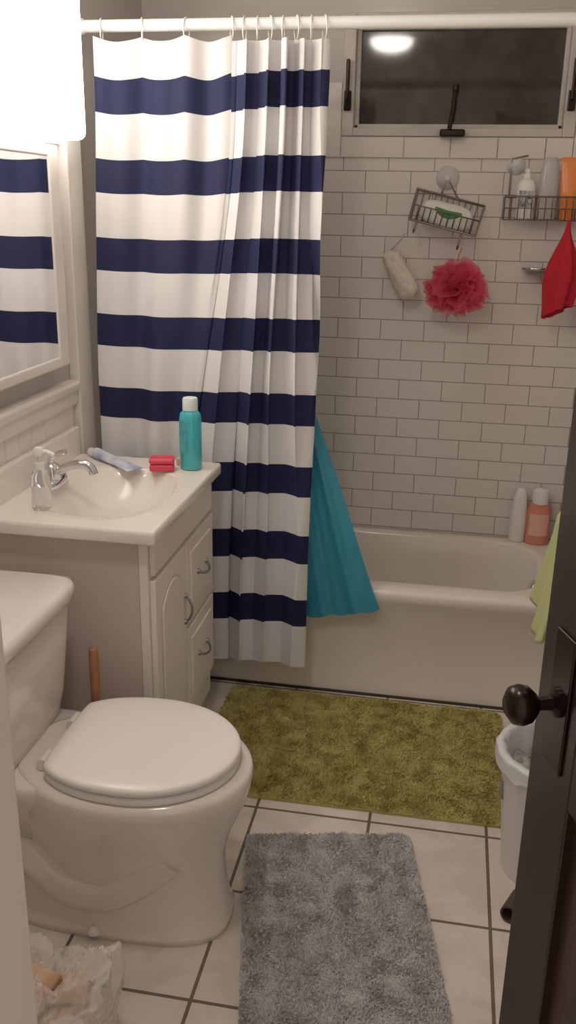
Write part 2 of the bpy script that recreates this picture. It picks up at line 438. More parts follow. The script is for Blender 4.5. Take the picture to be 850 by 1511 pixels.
prism('door_groove_shade', arch(VY0 + .045, YM - .038, .155, .625, .045), lambda a, b, d: (VX + .0152 + d, a, b), .0012, mat('groove_shade', (.60, .55, .50), .5), van)  # flat plate, no recess cut; the groove's shade is put into its darker colour
prism('door_raised_panel', arch(VY0 + .053, YM - .046, .163, .617, .045), lambda a, b, d: (VX + .0150 + d, a, b), .005, m_vfront, van, bevel=.004)
for nm, z0, z1 in (('drawer_upper', .425, .662), ('drawer_lower', .17, .412)):
    box(nm, VX, VX + .015, YM + .004, VY1 - .012, z0, z1, m_vfront, van, bevel=.003)
    box(nm + '_raised_panel', VX + .013, VX + .019, YM + .035, VY1 - .043, z0 + .035, z1 - .035, m_vfront, van, bevel=.004)
def bow(p0, p1, out, name):
    p0 = Vector(p0); p1 = Vector(p1); o = Vector(out); P = []
    for i in range(13):
        q = i / 12; P.append(tuple(p0.lerp(p1, q) + o * (math.sin(pi * q) ** .6)))
    tube(name, P, .0035, m_pewter, van)
    for k, p in enumerate((p0, p1)):
        lathe('%s_foot_%d' % (name, k + 1), [(.008, 0), (.007, .003), (.004, .008)], p, m_pewter, van, n=16, rot=Matrix.Rotation(pi / 2, 3, 'Y'))
bow((VX + .015, YM - .020, .525), (VX + .015, YM - .020, .45), (.020, 0, 0), 'door_handle')
bow((VX + .019, YM + .095, .55), (VX + .019, YM + .175, .55), (.020, 0, -.012), 'upper_drawer_handle')
bow((VX + .019, YM + .095, .30), (VX + .019, YM + .175, .30), (.020, 0, -.012), 'lower_drawer_handle')
CX0, CX1, CY0, CY1, CZ = XL + .013, -.628, 1.832, 2.432, .80
bx, by, brx, bry = -.832, 2.12, .155, .215
def ctop(s, t):
    x = lerp(CX0, CX1, s); y = lerp(CY0, CY1, t)
    e = ((abs((x - bx) / brx)) ** 2.4 + (abs((y - by) / bry)) ** 2.4) ** (1 / 2.4)
    z = CZ
    if e < 1: z -= .10 * (1 - e ** 3.0) ** .85
    elif e < 1.14: z -= 0.0025 * (1 - sm(1.0, 1.14, e))
    return (x, y, z)
grid('counter_top_basin', 130, 160, ctop, m_count, van)
loft('counter_edge', [rrect(CX0 - 0, CX1 + i_, CY0 - i_, CY1 + i_, .002 + abs(i_), .002 + abs(i_), z) for (i_, z) in ((0, CZ), (.003, CZ - .003), (.004, CZ - .008), (.004, CZ - .028), (.002, CZ - .032), (-.02, CZ - .032))], m_count, van, cap0=False, cap1=False)
box('backsplash', CX0, CX0 + .02, CY0, CY1, CZ - .005, CZ + .085, m_count, van, bevel=.006)
lathe('drain', [(.0, .003), (.018, .003), (.021, 0)], (bx, by, CZ - .0985), m_chrome, van)
fx, fy = -.995, 2.115
loft('faucet_base', [[(fx + .028 * math.cos(a) * k, fy + .075 * math.sin(a) * k, CZ + h) for a in [2 * pi * j / 32 for j in range(32)]]
     for (k, h) in ((1, 0), (1, .01), (.9, .018), (.7, .022))], m_chrome, van)
lathe('faucet_body', [(.024, .015), (.022, .04), (.020, .055), (.012, .062)], (fx, fy, CZ), m_chrome, van)
tube('faucet_spout', [(fx, fy, CZ + .03), (fx + .04, fy, CZ + .055), (fx + .08, fy, CZ + .065), (fx + .11, fy, CZ + .06), (fx + .115, fy, CZ + .04)], .012, m_chrome, van, spline='N')
tube('faucet_lever', [(fx, fy, CZ + .058), (fx - .005, fy, CZ + .075), (fx + .02, fy - .01, CZ + .088), (fx + .05, fy - .02, CZ + .100)], .0075, m_chrome, van, spline='N')

# ------------------------------------------------------------------ mirror cabinet
mir = root('mirror_cabinet', (XL, 2.05, 1.35))
my0, my1, mz0, mz1, mxf = 1.70, 2.365, 1.075, 1.64, XL + .045
boxes('cabinet_frame', [(XL, mxf, my0, my0 + .06, mz0, mz1), (XL, mxf, my1 - .06, my1, mz0, mz1), (XL, mxf, my0 + .06, my1 - .06, mz0, mz0 + .03), (XL, mxf, my0 + .06, my1 - .06, mz1 - .03, mz1)], m_trim, mir, bevel=.006)
box('mirror_glass', XL + .005, mxf - .004, my0 + .05, my1 - .05, mz0 + .025, mz1 - .02, mat('mirror_silver', (.88, .88, .88), .015, 1.0), mir)

# ------------------------------------------------------------------ toilet
toi = root('toilet', (-.65, 1.575, 0)); ty = 1.575
secs = [(0, -.915, -.385, .118, 3), (.02, -.915, -.385, .118, 3), (.035, -.905, -.392, .110, 3), (.10, -.89, -.400, .100, 2.6), (.18, -.885, -.402, .102, 2.4),
        (.24, -.88, -.385, .125, 2.2), (.30, -.87, -.358, .158, 2.1), (.345, -.86, -.345, .178, 2.1), (.375, -.85, -.342, .184, 2.1), (.388, -.848, -.346, .180, 2.1), (.390, -.84, -.36, .165, 2.1)]
loft('bowl_pedestal', [sell(a, b_, h, ty, z, 64, e) for (z, a, b_, h, e) in secs], m_porc, toi)
loft('tank_shelf', [sell(a, b_, h, ty, z, 48, 4) for (z, a, b_, h) in [(.20, -.95, -.74, .09), (.30, -.99, -.72, .12), (.345, -1.0, -.70, .15), (.375, -1.0, -.70, .155), (.386, -.995, -.705, .15)]], m_porc, toi)
for sgn, nm in ((-1, 'near'), (1, 'far')):
    tube('trapway_' + nm, [(-.50, ty + sgn * .065, .20), (-.60, ty + sgn * .078, .10), (-.72, ty + sgn * .082, .085), (-.80, ty + sgn * .082, .17), (-.86, ty + sgn * .075, .20), (-.89, ty + sgn * .07, .08)], .042, m_porc, toi, spline='N')
    lathe('bolt_cap_' + nm, [(.014, 0), (.013, .008), (.007, .014), (0, .015)], (-.66, ty + sgn * .118, .018), m_porc, toi, n=20)
def lid(z, grow=0, clip=-.745):
    P = []
    for j in range(96):
        a = 2 * pi * j / 96; c, s = math.cos(a), math.sin(a)
        rx = (.205 if c > 0 else .215) + grow
        e = 2.0 if c > 0 else 2.35
        x = -.575 + rx * math.copysign(abs(c) ** (2 / e), c); y_ = (.174 + grow) * math.copysign(abs(s) ** (2 / e), s)
        cl_ = clip - grow
        if x < cl_: x = cl_ + (x - cl_) * .12
        P.append((x, ty + y_, z))
    return P
loft('seat_ring', [lid(.391, -.004), lid(.394, .0), lid(.405, .0), lid(.409, -.004)], m_seat, toi)
loft('seat_lid', [lid(.412, -.006), lid(.4135, -.001), lid(.416, .002), lid(.424, .002), lid(.4285, -.001), lid(.4305, -.006), lid(.4315, -.02), lid(.432, -.06)], m_seat, toi)
for k, s in enumerate((-.075, .075)):
    lathe('seat_hinge_%d' % (k + 1), [(.013, -.02), (.013, .02)], (-.762, ty + s, .405), m_seat, toi, n=20, rot=Matrix.Rotation(pi / 2, 3, 'X'))
tank = []
for (z, a, b_, h) in [(.384, -.99, -.83, .155), (.392, -1.0, -.82, .168), (.44, -1.01, -.812, .180), (.56, -1.02, -.802, .195), (.662, -1.025, -.796, .204)]:
    tank.append(sell(a, b_, h, ty, z, 64, 6))
loft('tank', tank, m_porc, toi)
loft('tank_lid', [sell(a, b_, h, ty, z, 64, 6) for (z, a, b_, h) in [(.660, -1.028, -.790, .208), (.664, -1.034, -.784, .214), (.685, -1.035, -.782, .216), (.696, -1.03, -.787, .211), (.701, -1.015, -.80, .197)]], m_porc, toi)
tube('flush_lever', [(-.83, ty - .19, .62), (-.83, ty - .215, .62), (-.85, ty - .22, .618), (-.90, ty - .222, .61)], .006, m_chrome, toi)

# ------------------------------------------------------------------ plunger
plu = root('toilet_plunger', (-.775, 1.79, 0))
m_wood = mat('plunger_wood', (.42, .17, .08), .45, noise_amt=.3, noise_scale=30)
lathe('handle', [(.009, .08), (.0105, .3), (.0115, .50), (.010, .515), (.0, .52)], (-.768, 1.788, 0), m_wood, plu, n=20)
lathe('rubber_cup', [(.052, 0), (.05, .02), (.038, .05), (.018, .075), (.014, .1)], (-.768, 1.788, 0), mat('plunger_rubber', (.25, .06, .04), .6), plu, n=28, cap0=False)

# ------------------------------------------------------------------ mats
def shag(name, cx, cy, w_, h_, ang, c1, c2, c3, n, bl, seed):
    rnd = random.Random(seed)
    r = root(name, (cx, cy, 0)); ca, sa = math.cos(ang), math.sin(ang)
    W = lambda u, v, z: (cx + u * ca - v * sa, cy + u * sa + v * ca, z)
    m = bpy.data.materials.new(name + '_pile'); m.use_nodes = True; nt = m.node_tree; N = nt.nodes; L = nt.links
    b = N['Principled BSDF']; b.inputs['Roughness'].default_value = .95; b.inputs['Specular IOR Level'].default_value = .1
    tc = N.new('ShaderNodeTexCoord'); n1 = N.new('ShaderNodeTexNoise'); n1.inputs['Scale'].default_value = 7; n1.inputs['Detail'].default_value = 7; n1.inputs['Roughness'].default_value = .75
    L.new(tc.outputs['Object'], n1.inputs['Vector'])
    rp = N.new('ShaderNodeValToRGB'); e = rp.color_ramp.elements
    e[0].position = .36; e[0].color = (*c1, 1); e[1].position = .64; e[1].color = (*c3, 1)
    q = rp.color_ramp.elements.new(.5); q.color = (*c2, 1)
    tl = N.new('ShaderNodeBsdfTranslucent'); L.new(rp.outputs[0], tl.inputs['Color'])
    mxs = N.new('ShaderNodeMixShader'); mxs.inputs[0].default_value = .3
    L.new(n1.outputs['Fac'], rp.inputs[0]); L.new(rp.outputs[0], b.inputs['Base Color'])
    L.new(b.outputs[0], mxs.inputs[1]); L.new(tl.outputs[0], mxs.inputs[2]); L.new(mxs.outputs[0], N['Material Output'].inputs[0])
    rw = .03
    P = []
    for (ux, vy, a0) in [(w_ / 2 - rw, h_ / 2 - rw, 0), (-w_ / 2 + rw, h_ / 2 - rw, 90), (-w_ / 2 + rw, -h_ / 2 + rw, 180), (w_ / 2 - rw, -h_ / 2 + rw, 270)]:
        for i in range(6):
            a = math.radians(a0 + 18 * i); P.append((ux + rw * math.cos(a), vy + rw * math.sin(a)))
    prism('backing', P, lambda a, b_, d: W(a, b_, .001 + d), .007, m, r)
    V = []; F = []
    for i in range(n):
        u = rnd.uniform(-w_ / 2, w_ / 2); v = rnd.uniform(-h_ / 2, h_ / 2)
        du = abs(u) - (w_ / 2 - rw); dv = abs(v) - (h_ / 2 - rw)
        if du > 0 and dv > 0 and du * du + dv * dv > rw * rw: continue
        nz_ = noise.noise(Vector((u * 24, v * 24, seed)))
        hh = bl * (1 + .55 * nz_) * rnd.uniform(.75, 1.1)
        dirn = noise.noise(Vector((u * 22, v * 22, seed + 9))) * 4 + rnd.uniform(-1.6, 1.6)
        ln = bl * rnd.uniform(.25, .7)
        a = rnd.uniform(0, pi); wd = .0022
        ax, ay = wd * math.cos(a), wd * math.sin(a)
        tx, ty_ = u + ln * math.cos(dirn), v + ln * math.sin(dirn)
        k = len(V)
        V += [W(u - ax, v - ay, .005), W(u + ax, v + ay, .005), W((u + tx) / 2 + ax, (v + ty_) / 2 + ay, .005 + hh * .7), W((u + tx) / 2 - ax, (v + ty_) / 2 - ay, .005 + hh * .7), W(tx, ty_, .005 + hh)]
        F += [(k, k + 1, k + 2, k + 3), (k + 3, k + 2, k + 4)]
    me = bpy.data.meshes.new(name + '_tufts'); me.from_pydata(V, [], F); me.materials.append(m)
    o = bpy.data.objects.new('pile_tufts', me); COL.objects.link(o); o.parent = r; o.matrix_parent_inverse = Matrix.Translation(-r.location)
shag('green_bath_mat', -.19, 2.285, .86, .56, math.radians(.5), (.48, .40, .13), (.58, .51, .185), (.65, .59, .24), 60000, .0105, 3)
shag('gray_bath_mat', -.144, 1.545, .412, .70, math.radians(11.5), (.55, .53, .50), (.63, .62, .60), (.71, .70, .68), 46000, .0095, 5)

# ------------------------------------------------------------------ counter items
def bottle(name, prof, c, m, capprof=None, mcap=None, sx=1, sy=1, ang=0, label=None):
    r = root(name, c)
    lathe('body', prof, c, m, r, sx=sx, sy=sy, ang=ang)
    if capprof: lathe('cap', capprof, c, mcap, r, sx=sx if sx == sy else 1, sy=1, ang=ang)
    if label:
        z0, z1, rad, a0, a1, lm = label
        def lf(s, t):
            a = lerp(a0, a1, s); x = rad * math.cos(a) * sx; y = rad * math.sin(a) * sy
            return (c[0] + x * math.cos(ang) - y * math.sin(ang), c[1] + x * math.sin(ang) + y * math.cos(ang), c[2] + lerp(z0, z1, t))
        grid('label', 24, 4, lf, lm, r)
    return r
m_teal = mat('teal_bottle', (.05, .52, .60), .12, trans=.2, coat=.3)
bottle('mouthwash_bottle', [(.0, 0), (.027, .001), (.031, .006), (.031, .145), (.029, .158), (.020, .168), (.018, .170)], (-.69, 2.355, CZ), m_teal,
       [(.021, .168), (.021, .198), (.019, .202), (0, .202)], mat('pale_cap', (.68, .76, .75), .3), sx=1.0, sy=.85,
       label=(.05, .14, .0318, math.radians(-175), math.radians(-90), mat('blue_label', (.03, .22, .38), .4, color2=(.06, .42, .36), noise_scale=30)))
m_clear = mat('clear_plastic', (.92, .92, .90), .06, trans=.9, ior=1.2)
SX, SY = -.940, 1.935
sp_ = bottle('soap_pump_bottle', [(0, 0), (.021, .001), (.0235, .006), (.0225, .075), (.018, .092), (.010, .100), (.010, .105)], (SX, SY, CZ), m_clear,
             [(.0125, .100), (.0125, .114), (.005, .116), (.004, .135), (.004, .137)], m_white,
             label=(.015, .06, .0237, math.radians(-140), math.radians(-40), mat('soap_label', (.75, .72, .66), .4)))
tube('pump_head', [(SX, SY, CZ + .140), (SX + .02, SY, CZ + .142), (SX + .038, SY, CZ + .134)], .006, m_white, sp_)
lathe('pump_top', [(.012, .132), (.013, .146), (.009, .152), (0, .153)], (SX, SY, CZ), m_white, sp_, n=24)
tp = root('toothpaste_tube', (-.9, 2.38, CZ))
A = Vector((-.985, 2.395, 0)); B = Vector((-.835, 2.30, 0)); d = (B - A).normalized(); nn = Vector((-d.y, d.x, 0))
rings = []
for q in [0, .02, .1, .3, .5, .7, .85, .95, 1]:
    hw = lerp(.016, .027, q); hh = lerp(.016, .0015, q ** 1.3)
    rings.append([tuple(A + (B - A) * q + nn * hw * math.cos(a) + Vector((0, 0, CZ + .0165 * (1 - q) + .003 * q + hh * math.sin(a)))) for a in [2 * pi * j / 24 for j in range(24)]])
loft('tube_body', rings, mat('toothpaste_plastic', (.8, .8, .8), .25, color2=(.12, .2, .5), noise_scale=12), tp)
rings = []
for q, rr in ((-.17, .010), (-.16, .012), (-.02, .013), (0, .013)):
    rings.append([tuple(A + (B - A) * q + nn * rr * math.cos(a) + Vector((0, 0, CZ + .0155 + rr * math.sin(a)))) for a in [2 * pi * j / 24 for j in range(24)]])
loft('tube_cap', rings, m_white, tp)
sb = root('red_soap_box', (-.765, 2.335, CZ))
rb = Matrix.Rotation(math.radians(15), 3, 'Z')
def rbx(a0, a1, b0, b1, z0, z1): return [tuple(Vector((-.765, 2.325, CZ)) + rb @ Vector(p)) for p in [(a0, b0, z0), (a1, b0, z0), (a1, b1, z0), (a0, b1, z0), (a0, b0, z1), (a1, b0, z1), (a1, b1, z1), (a0, b1, z1)]]
FB = [(0, 3, 2, 1), (4, 5, 6, 7), (0, 1, 5, 4), (1, 2, 6, 5), (2, 3, 7, 6), (3, 0, 4, 7)]
m_red = mat('red_plastic', (.68, .04, .09), .35)
mk('box_base', rbx(-.034, .034, -.024, .024, 0, .020), FB, m_red, sb, bevel=.006)
mk('box_lid', rbx(-.035, .035, -.025, .025, .0205, .038), FB, m_red, sb, bevel=.008)
fl = root('dental_floss_case', (-.728, 2.385, CZ))
lathe('case', [(0, 0), (.013, .001), (.016, .006), (.014, .02), (.0, .023)], (-.728, 2.39, CZ), mat('pale_pink_plastic', (.6, .4, .38), .35), fl, n=24)

# ------------------------------------------------------------------ tub corner bottles
bottle('body_wash_bottle', [(0, 0), (.038, .001), (.042, .008), (.040, .06), (.041, .125), (.034, .148), (.024, .152)], (.352, 3.145, TZ + .001), mat('peach_bodywash', (.75, .26, .17), .15, trans=.15),
       [(.027, .150), (.029, .175), (.026, .198), (.02, .202), (0, .202)], m_white, sx=1.0, sy=.62,
       label=(.035, .115, .0422, math.radians(-140), math.radians(-40), mat('bodywash_label', (.78, .42, .32), .4)))
bottle('conditioner_bottle', [(0, 0), (.026, .001), (.029, .008), (.030, .10), (.022, .165), (.016, .19), (.010, .197), (0, .198)], (.284, 3.155, TZ + .001), mat('cream_bottle', (.80, .76, .72), .3), sx=1, sy=.7)

# ------------------------------------------------------------------ wire caddy
def rotY(p, c, a):
    p = Vector(p) - Vector(c); ca, sa = math.cos(a), math.sin(a)
    return tuple(Vector((p.x * ca + p.z * sa, p.y, -p.x * sa + p.z * ca)) + Vector(c))
cad = root('wire_shower_caddy', (-.045, 3.15, 1.5))
cc = (-.045, 3.14, 1.49); an = math.radians(13)
T = lambda x, y, z: rotY((x, y, z), cc, an)
x0, x1, yb, yf, zb, zt = -.155, .065, 3.188, 3.09, 1.445, 1.54
W_ = []
for z_, in ((zt,), (zb,), ((zb + zt) / 2,)):
    W_.append([T(x0, yf, z_), T(x1, yf, z_), T(x1, yb, z_), T(x0, yb, z_), T(x0, yf, z_)])
for i in range(12):
    x = lerp(x0, x1, i / 11)
    W_.append([T(x, yf, zt if i % 11 == 0 else (zb + zt) / 2), T(x, yf, zb), T(x, yb, zb), T(x, yb, zt)])
tube('basket_wires', W_, .0021, m_bronze, cad)
tube('basket_rims', [[T(x0, yf, zt), T(x1, yf, zt), T(x1, yb, zt), T(x0, yb, zt), T(x0, yf, zt)], [T(x0, yf, zb), T(x1, yf, zb), T(x1, yf, zt)], [T(x0, yf, zt), T(x0, yf, zb)],
     [T(-.08, yb, zt), (-.05, 3.185, 1.60), T(-.02, yb, zt)],
     [T(.02, yf, zb), T(.02, yf, zb - .04), T(.02, yf - .012, zb - .05), T(.02, yf - .02, zb - .04)],
     [T(-.13, yf, zb), T(-.13, yf, zb - .025), T(-.13, yf - .012, zb - .035), T(-.13, yf - .02, zb - .025)]], .0036, m_bronze, cad)
ry_ = Matrix.Rotation(pi / 2, 3, 'X')
lathe('suction_cup', [(.038, -.0), (.036, .004), (.02, .012), (.010, .018), (.009, .03), (0, .031)], (-.05, 3.199, 1.60), mat('clear_suction', (.88, .85, .82), .1, trans=.35), cad, rot=ry_)
soap = root('bar_soap_package', (-.05, 3.14, 1.47))
rings = []
for (yy, sc) in ((0, .86), (.006, 1), (.05, 1), (.056, .86)):
    rings.append([T(-.045 + .085 * sc * math.copysign(abs(math.cos(a)) ** .6, math.cos(a)), yf + .012 + yy, zb + .040 + .037 * sc * math.copysign(abs(math.sin(a)) ** .6, math.sin(a))) for a in [2 * pi * j / 36 for j in range(36)]])
loft('wrapper', rings, mat('soap_wrapper', (.80, .78, .72), .35), soap)
prism('green_emblem', [(.045 * math.cos(a), .013 * math.sin(a) + .006 * math.cos(2 * a)) for a in [2 * pi * j / 28 for j in range(28)]], lambda a, b_, d: T(-.04 + a, yf + .0122 - d, zb + .048 + b_), .0015, mat('leaf_green', (.05, .25, .08), .4), soap)

# bath pouf
pf = root('bath_pouf', (0.0, 3.1, 1.257))
m_pink = bpy.data.materials.new('pink_mesh_net'); m_pink.use_nodes = True; nt = m_pink.node_tree; N = nt.nodes; L = nt.links
b = N['Principled BSDF']; b.inputs['Base Color'].default_value = (.92, .13, .23, 1); b.inputs['Roughness'].default_value = .5
tr = N.new('ShaderNodeBsdfTranslucent'); tr.inputs['Color'].default_value = (.95, .17, .28, 1); ms = N.new('ShaderNodeMixShader'); ms.inputs[0].default_value = .4
L.new(b.outputs[0], ms.inputs[1]); L.new(tr.outputs[0], ms.inputs[2])
tp_ = N.new('ShaderNodeBsdfTransparent'); ms2 = N.new('ShaderNodeMixShader'); ms2.inputs[0].default_value = .5
L.new(ms.outputs[0], ms2.inputs[1]); L.new(tp_.outputs[0], ms2.inputs[2]); L.new(ms2.outputs[0], N['Material Output'].inputs[0])
V = []; F = []; pc = Vector((0.004, 3.105, 1.257)); rnd = random.Random(4)
for k in range(44):
    ax = Vector((rnd.gauss(0, 1), rnd.gauss(0, 1), rnd.gauss(0, 1))).normalized()
    u = ax.orthogonal().normalized(); v = ax.cross(u)
    R_ = rnd.uniform(.055, .102); n_ = 110; fq = rnd.randint(5, 9); base = len(V); off = rnd.uniform(-.03, .03); ph = rnd.uniform(0, 6)
    for ri, (rr, am) in enumerate(((.15, 0), (.55, .010), (.8, .018), (1.0, .026))):
        for j in range(n_):
            a = 2 * pi * j / n_
            rad = R_ * rr * (1 + .12 * math.sin(3 * a + ph + 1) * rr + .06 * math.sin(fq * 2 * a))
            h = off * (1 - rr * .3) + am * math.sin(fq * a + ph) + am * .3 * math.sin((fq * 2 + 3) * a)
            p = u * rad * math.cos(a) + v * rad * math.sin(a) + ax * h
            p.y *= .8; p.z *= .90
            if p.y > .085: p.y = .085
            V.append(tuple(pc + p))
    for ri in range(3):
        for j in range(n_):
            a = base + ri * n_ + j; b_ = base + ri * n_ + (j + 1) % n_
            F.append((a, b_, b_ + n_, a + n_))
mk('ruffles', V, F, m_pink, pf, smooth=True)
tube('cord', [(.012, 3.085, 1.385), (.004, 3.09, 1.36), (.0, 3.1, 1.27)], .0025, m_pink, pf)

# loofah
lo = root('loofah_sponge', (-.165, 3.14, 1.31))
A = Vector((-.230, 3.125, 1.372)); B = Vector((-.138, 3.13, 1.218)); rings = []
d = (B - A).normalized(); n1 = Vector((0, 1, 0)); n2 = d.cross(n1)
for i in range(17):
    q = i / 16; rr = lerp(.026, .035, q) * (max(0, 1 - abs(2 * q - 1) ** 7)) ** .5 + .004
    rings.append([tuple(A.lerp(B, q) + (n1 * math.cos(a) * .75 + n2 * math.sin(a)) * rr * (1 + .06 * math.sin(5 * a + q * 6))) for a in [2 * pi * j / 28 for j in range(28)]])
loft('sponge', rings, mat('loofah_fibre', (.82, .72, .60), .9, noise_amt=.15, noise_scale=60, bump=.5, bump_scale=150), lo)
tube('rope', [(-.172, 3.075, 1.425), (-.190, 3.09, 1.40), (-.222, 3.12, 1.368)], .003, mat('rope_white', (.6, .55, .5), .8), lo)

# corner caddy right with bottles
c2 = root('wire_corner_basket', (.27, 3.14, 1.5))
x0, x1, yb, yf, zb, zt = .135, .405, 3.192, 3.085, 1.475, 1.545
W_ = [[(x0, yf, z), (x1, yf, z), (x1, yb, z), (x0, yb, z), (x0, yf, z)] for z in (zt, zb, (zt + zb) / 2)]
for i in range(14):
    x = lerp(x0, x1, i / 13); W_.append([(x, yf, zt), (x, yf, zb), (x, yb, zb), (x, yb, zt)])
tube('basket_wires', W_, .0018, m_bronze, c2)
tube('basket_rim', [[(x0, yf, zt), (x1, yf, zt), (x1, yb, zt), (x0, yb, zt), (x0, yf, zt)], [(.15, yb, zt), (.15, yb, 1.66), (.20, yb, 1.67)]], .003, m_bronze, c2)
lathe('suction_cup', [(.03, 0), (.028, .004), (.012, .012), (0, .016)], (.165, 3.199, 1.64), mat('clear_suction2', (.86, .84, .82), .1, trans=.35), c2, rot=ry_)
zb += .003
bottle('lotion_bottle', [(0, 0), (.026, .001), (.028, .006), (.028, .10), (.022, .115), (.011, .122)], (.20, 3.135, zb), m_white,
       [(.012, .12), (.012, .135), (.008, .138), (.008, .15), (0, .151)], m_white, sy=.7, label=(.035, .085, .0287, math.radians(-140), math.radians(-40), mat('black_text_label', (.05, .05, .05), .4, color2=(.7, .7, .7), noise_scale=90)))
bottle('shampoo_bottle', [(0, 0), (.027, .001), (.029, .006), (.030, .12), (.026, .16), (.02, .18), (.016, .185), (0, .186)], (.268, 3.135, zb), mat('grey_clear_bottle', (.66, .63, .60), .15, trans=.4), sy=.6)
tb = root('face_scrub_tube', (.332, 3.13, zb))
rings = []
for (z, hx, hy) in [(0, .020, .016), (.002, .022, .018), (.03, .023, .019), (.032, .025, .022), (.09, .028, .016), (.165, .032, .004), (.185, .033, .0015)]:
    rings.append([(.332 + hx * math.cos(a), 3.13 + hy * math.sin(a), zb + z) for a in [2 * pi * j / 32 for j in range(32)]])
loft('tube', rings, mat('orange_tube', (.85, .24, .06), .3), tb)

sd = root('wall_soap_dish', (.26, 3.15, 1.32))
tube('dish_rim', [(.215, 3.195, 1.325), (.215, 3.12, 1.325), (.305, 3.12, 1.325), (.305, 3.195, 1.325)], .005, m_chrome, sd)
grid('dish_pan', 20, 20, lambda s, t: (lerp(.215, .305, s), lerp(3.12, 3.197, t), 1.325 - .022 * (1 - (2 * s - 1) ** 4) * (1 - (2 * t - 1) ** 4)), m_pewter, sd)

# red washcloth
rc = root('red_washcloth', (.33, 3.1, 1.35))
def rcf(s, t):
    a = s * 2 * pi
    top = Vector((.335, 3.066, 1.478))
    wx = lerp(.006, .046, sm(0, .7, t)) * (1 + .15 * math.sin(t * 4)); wy = lerp(.006, .020, sm(0, .6, t))
    k = 1 + .28 * math.sin(5 * a + 2 * t) * sm(0, .3, t)
    return (top.x - .010 * t + wx * k * math.cos(a), top.y + .010 * t + wy * k * math.sin(a), top.z - .285 * t + .022 * math.cos(a + .5) * t * t)
grid('cloth', 80, 40, rcf, mat('red_terry', (.52, .012, .028), .9, bump=.5, bump_scale=300), rc)

# ------------------------------------------------------------------ green hand towel on a wall bar
BZ = .70
tw = root('towel_bar', (XR, 2.36, BZ))
tube('bar', [(XR - .09, 2.18, BZ), (XR - .09, 2.54, BZ)], .008, m_chrome, tw)
for k, yy in enumerate((2.19, 2.53)):
    tube('bracket_%d' % (k + 1), [(XR - .001, yy, BZ), (XR - .09, yy, BZ)], .009, m_chrome, tw)
gt_ = root('green_hand_towel', (XR - .09, 2.36, .6))
def gtf(s, t):
    y = lerp(2.22, 2.50, s); q = (t - .5) * 2
    fold = .014 * math.sin(s * 17) * abs(q)
    if abs(q) < .08:
        a = q / .08 * pi / 2
        return (XR - .09 - .013 * math.sin(a), y, BZ + .013 * math.cos(a))
    L_ = (abs(q) - .08) / .92
    if q > 0: return (XR - .108 - .040 * L_ - fold, y, BZ - .27 * L_ - .03 * math.sin(s * 5) * L_)
    return (XR - .075 + .02 * L_ + fold * .4, y, BZ - .24 * L_)
grid('towel', 60, 60, gtf, mat('lime_terry', (.55, .57, .26), .95, bump=.6, bump_scale=300), gt_, solid=.006)

# ------------------------------------------------------------------ trash bin
bc = (.309, 1.88, 0); bn = root('waste_bin', bc); HB = .94
lathe('bin_shell', [(r_, z * HB) for r_, z in [(0, .002), (.095, .002), (.098, .01), (.120, .30), (.126, .315), (.130, .335), (.132, .345), (.128, .348), (.124, .340), (.117, .30), (.094, .02), (0, .015)]], bc, mat('bin_plastic', (.76, .73, .72), .4), bn)
def bagf(s, t):
    a = s * 2 * pi; w_ = .5 * math.sin(11 * a) + .5 * math.sin(17 * a + 1)
    if t < .35: q = t / .35; r_ = .135 + .002 * w_; z = .31 + .04 * q + .008 * w_ * (1 - q)
    elif t < .5: q = (t - .35) / .15; r_ = .135 - .02 * q; z = .35 + .004 * math.sin(pi * q)
    else: q = (t - .5) / .5; r_ = .115 - .02 * q + .004 * w_; z = .35 - .12 * q
    return (bc[0] + min(r_ * math.cos(a), XR - .018 - bc[0]), bc[1] + r_ * math.sin(a), z * HB)
grid('liner_bag', 120, 24, bagf, mat('bin_bag_plastic', (.78, .77, .78), .3, alpha=.8), bn)
def junk(s, t):
    a = s * 2 * pi; r_ = .105 * t; n_ = noise.noise(Vector((r_ * math.cos(a) * 25, r_ * math.sin(a) * 25, 3)))
    return (bc[0] + r_ * math.cos(a), bc[1] + r_ * math.sin(a), .265 + .04 * n_)
grid('rubbish', 60, 24, junk, mat('rubbish_mix', (.05, .045, .045), .8, color2=(.5, .45, .42), noise_scale=30), bn)
box('label_sticker', bc[0] - .1165, bc[0] - .108, bc[1] - .03, bc[1] + .012, .20, .25, mat('sticker', (.25, .24, .25), .5), bn)

ft = root('dark_cardboard_roll', (.245, 1.71, .022))
lathe('roll', [(.022, -.035), (.022, .035), (.018, .035), (.018, -.035), (.022, -.035)], (.236, 1.71, .0225), mat('dark_brown_card', (.06, .035, .025), .6), ft, n=28,
      rot=Matrix.Rotation(math.radians(-25), 3, 'Z') @ Matrix.Rotation(pi / 2, 3, 'X'), cap0=False, cap1=False)

# ------------------------------------------------------------------ plastic bag of stuff
BX, BY = -.648, 1.165
bg = root('plastic_bag', (BX, BY, 0))
def bagm(s, t):
    a = s * 2 * pi; ph = t * pi
    r_ = .150 * math.sin(ph) ** .55 if 0 < t < 1 else 0
    z = .095 - .095 * math.cos(ph)
    x = r_ * math.cos(a); y_ = r_ * math.sin(a)
    p = Vector((x, y_, z))
    n1_ = noise.noise(p * 9)
    rid = (1 - abs(noise.noise(p * 18 + Vector((3, 1, 2))))) ** 4 * .16 + (1 - abs(noise.noise(p * 40))) ** 4 * .07
    k = .86 + .36 * n1_ + rid
    return (BX + x * k * 1.05, BY + y_ * k, max(.002, z * (.84 + .7 * n1_ + rid * 1.4)))
m_bag = mat('thin_crinkled_plastic', (.88, .82, .76), .10, alpha=.36, bump=.7, bump_scale=60)
grid('bag_film', 190, 120, bagm, m_bag, bg, smooth=True)
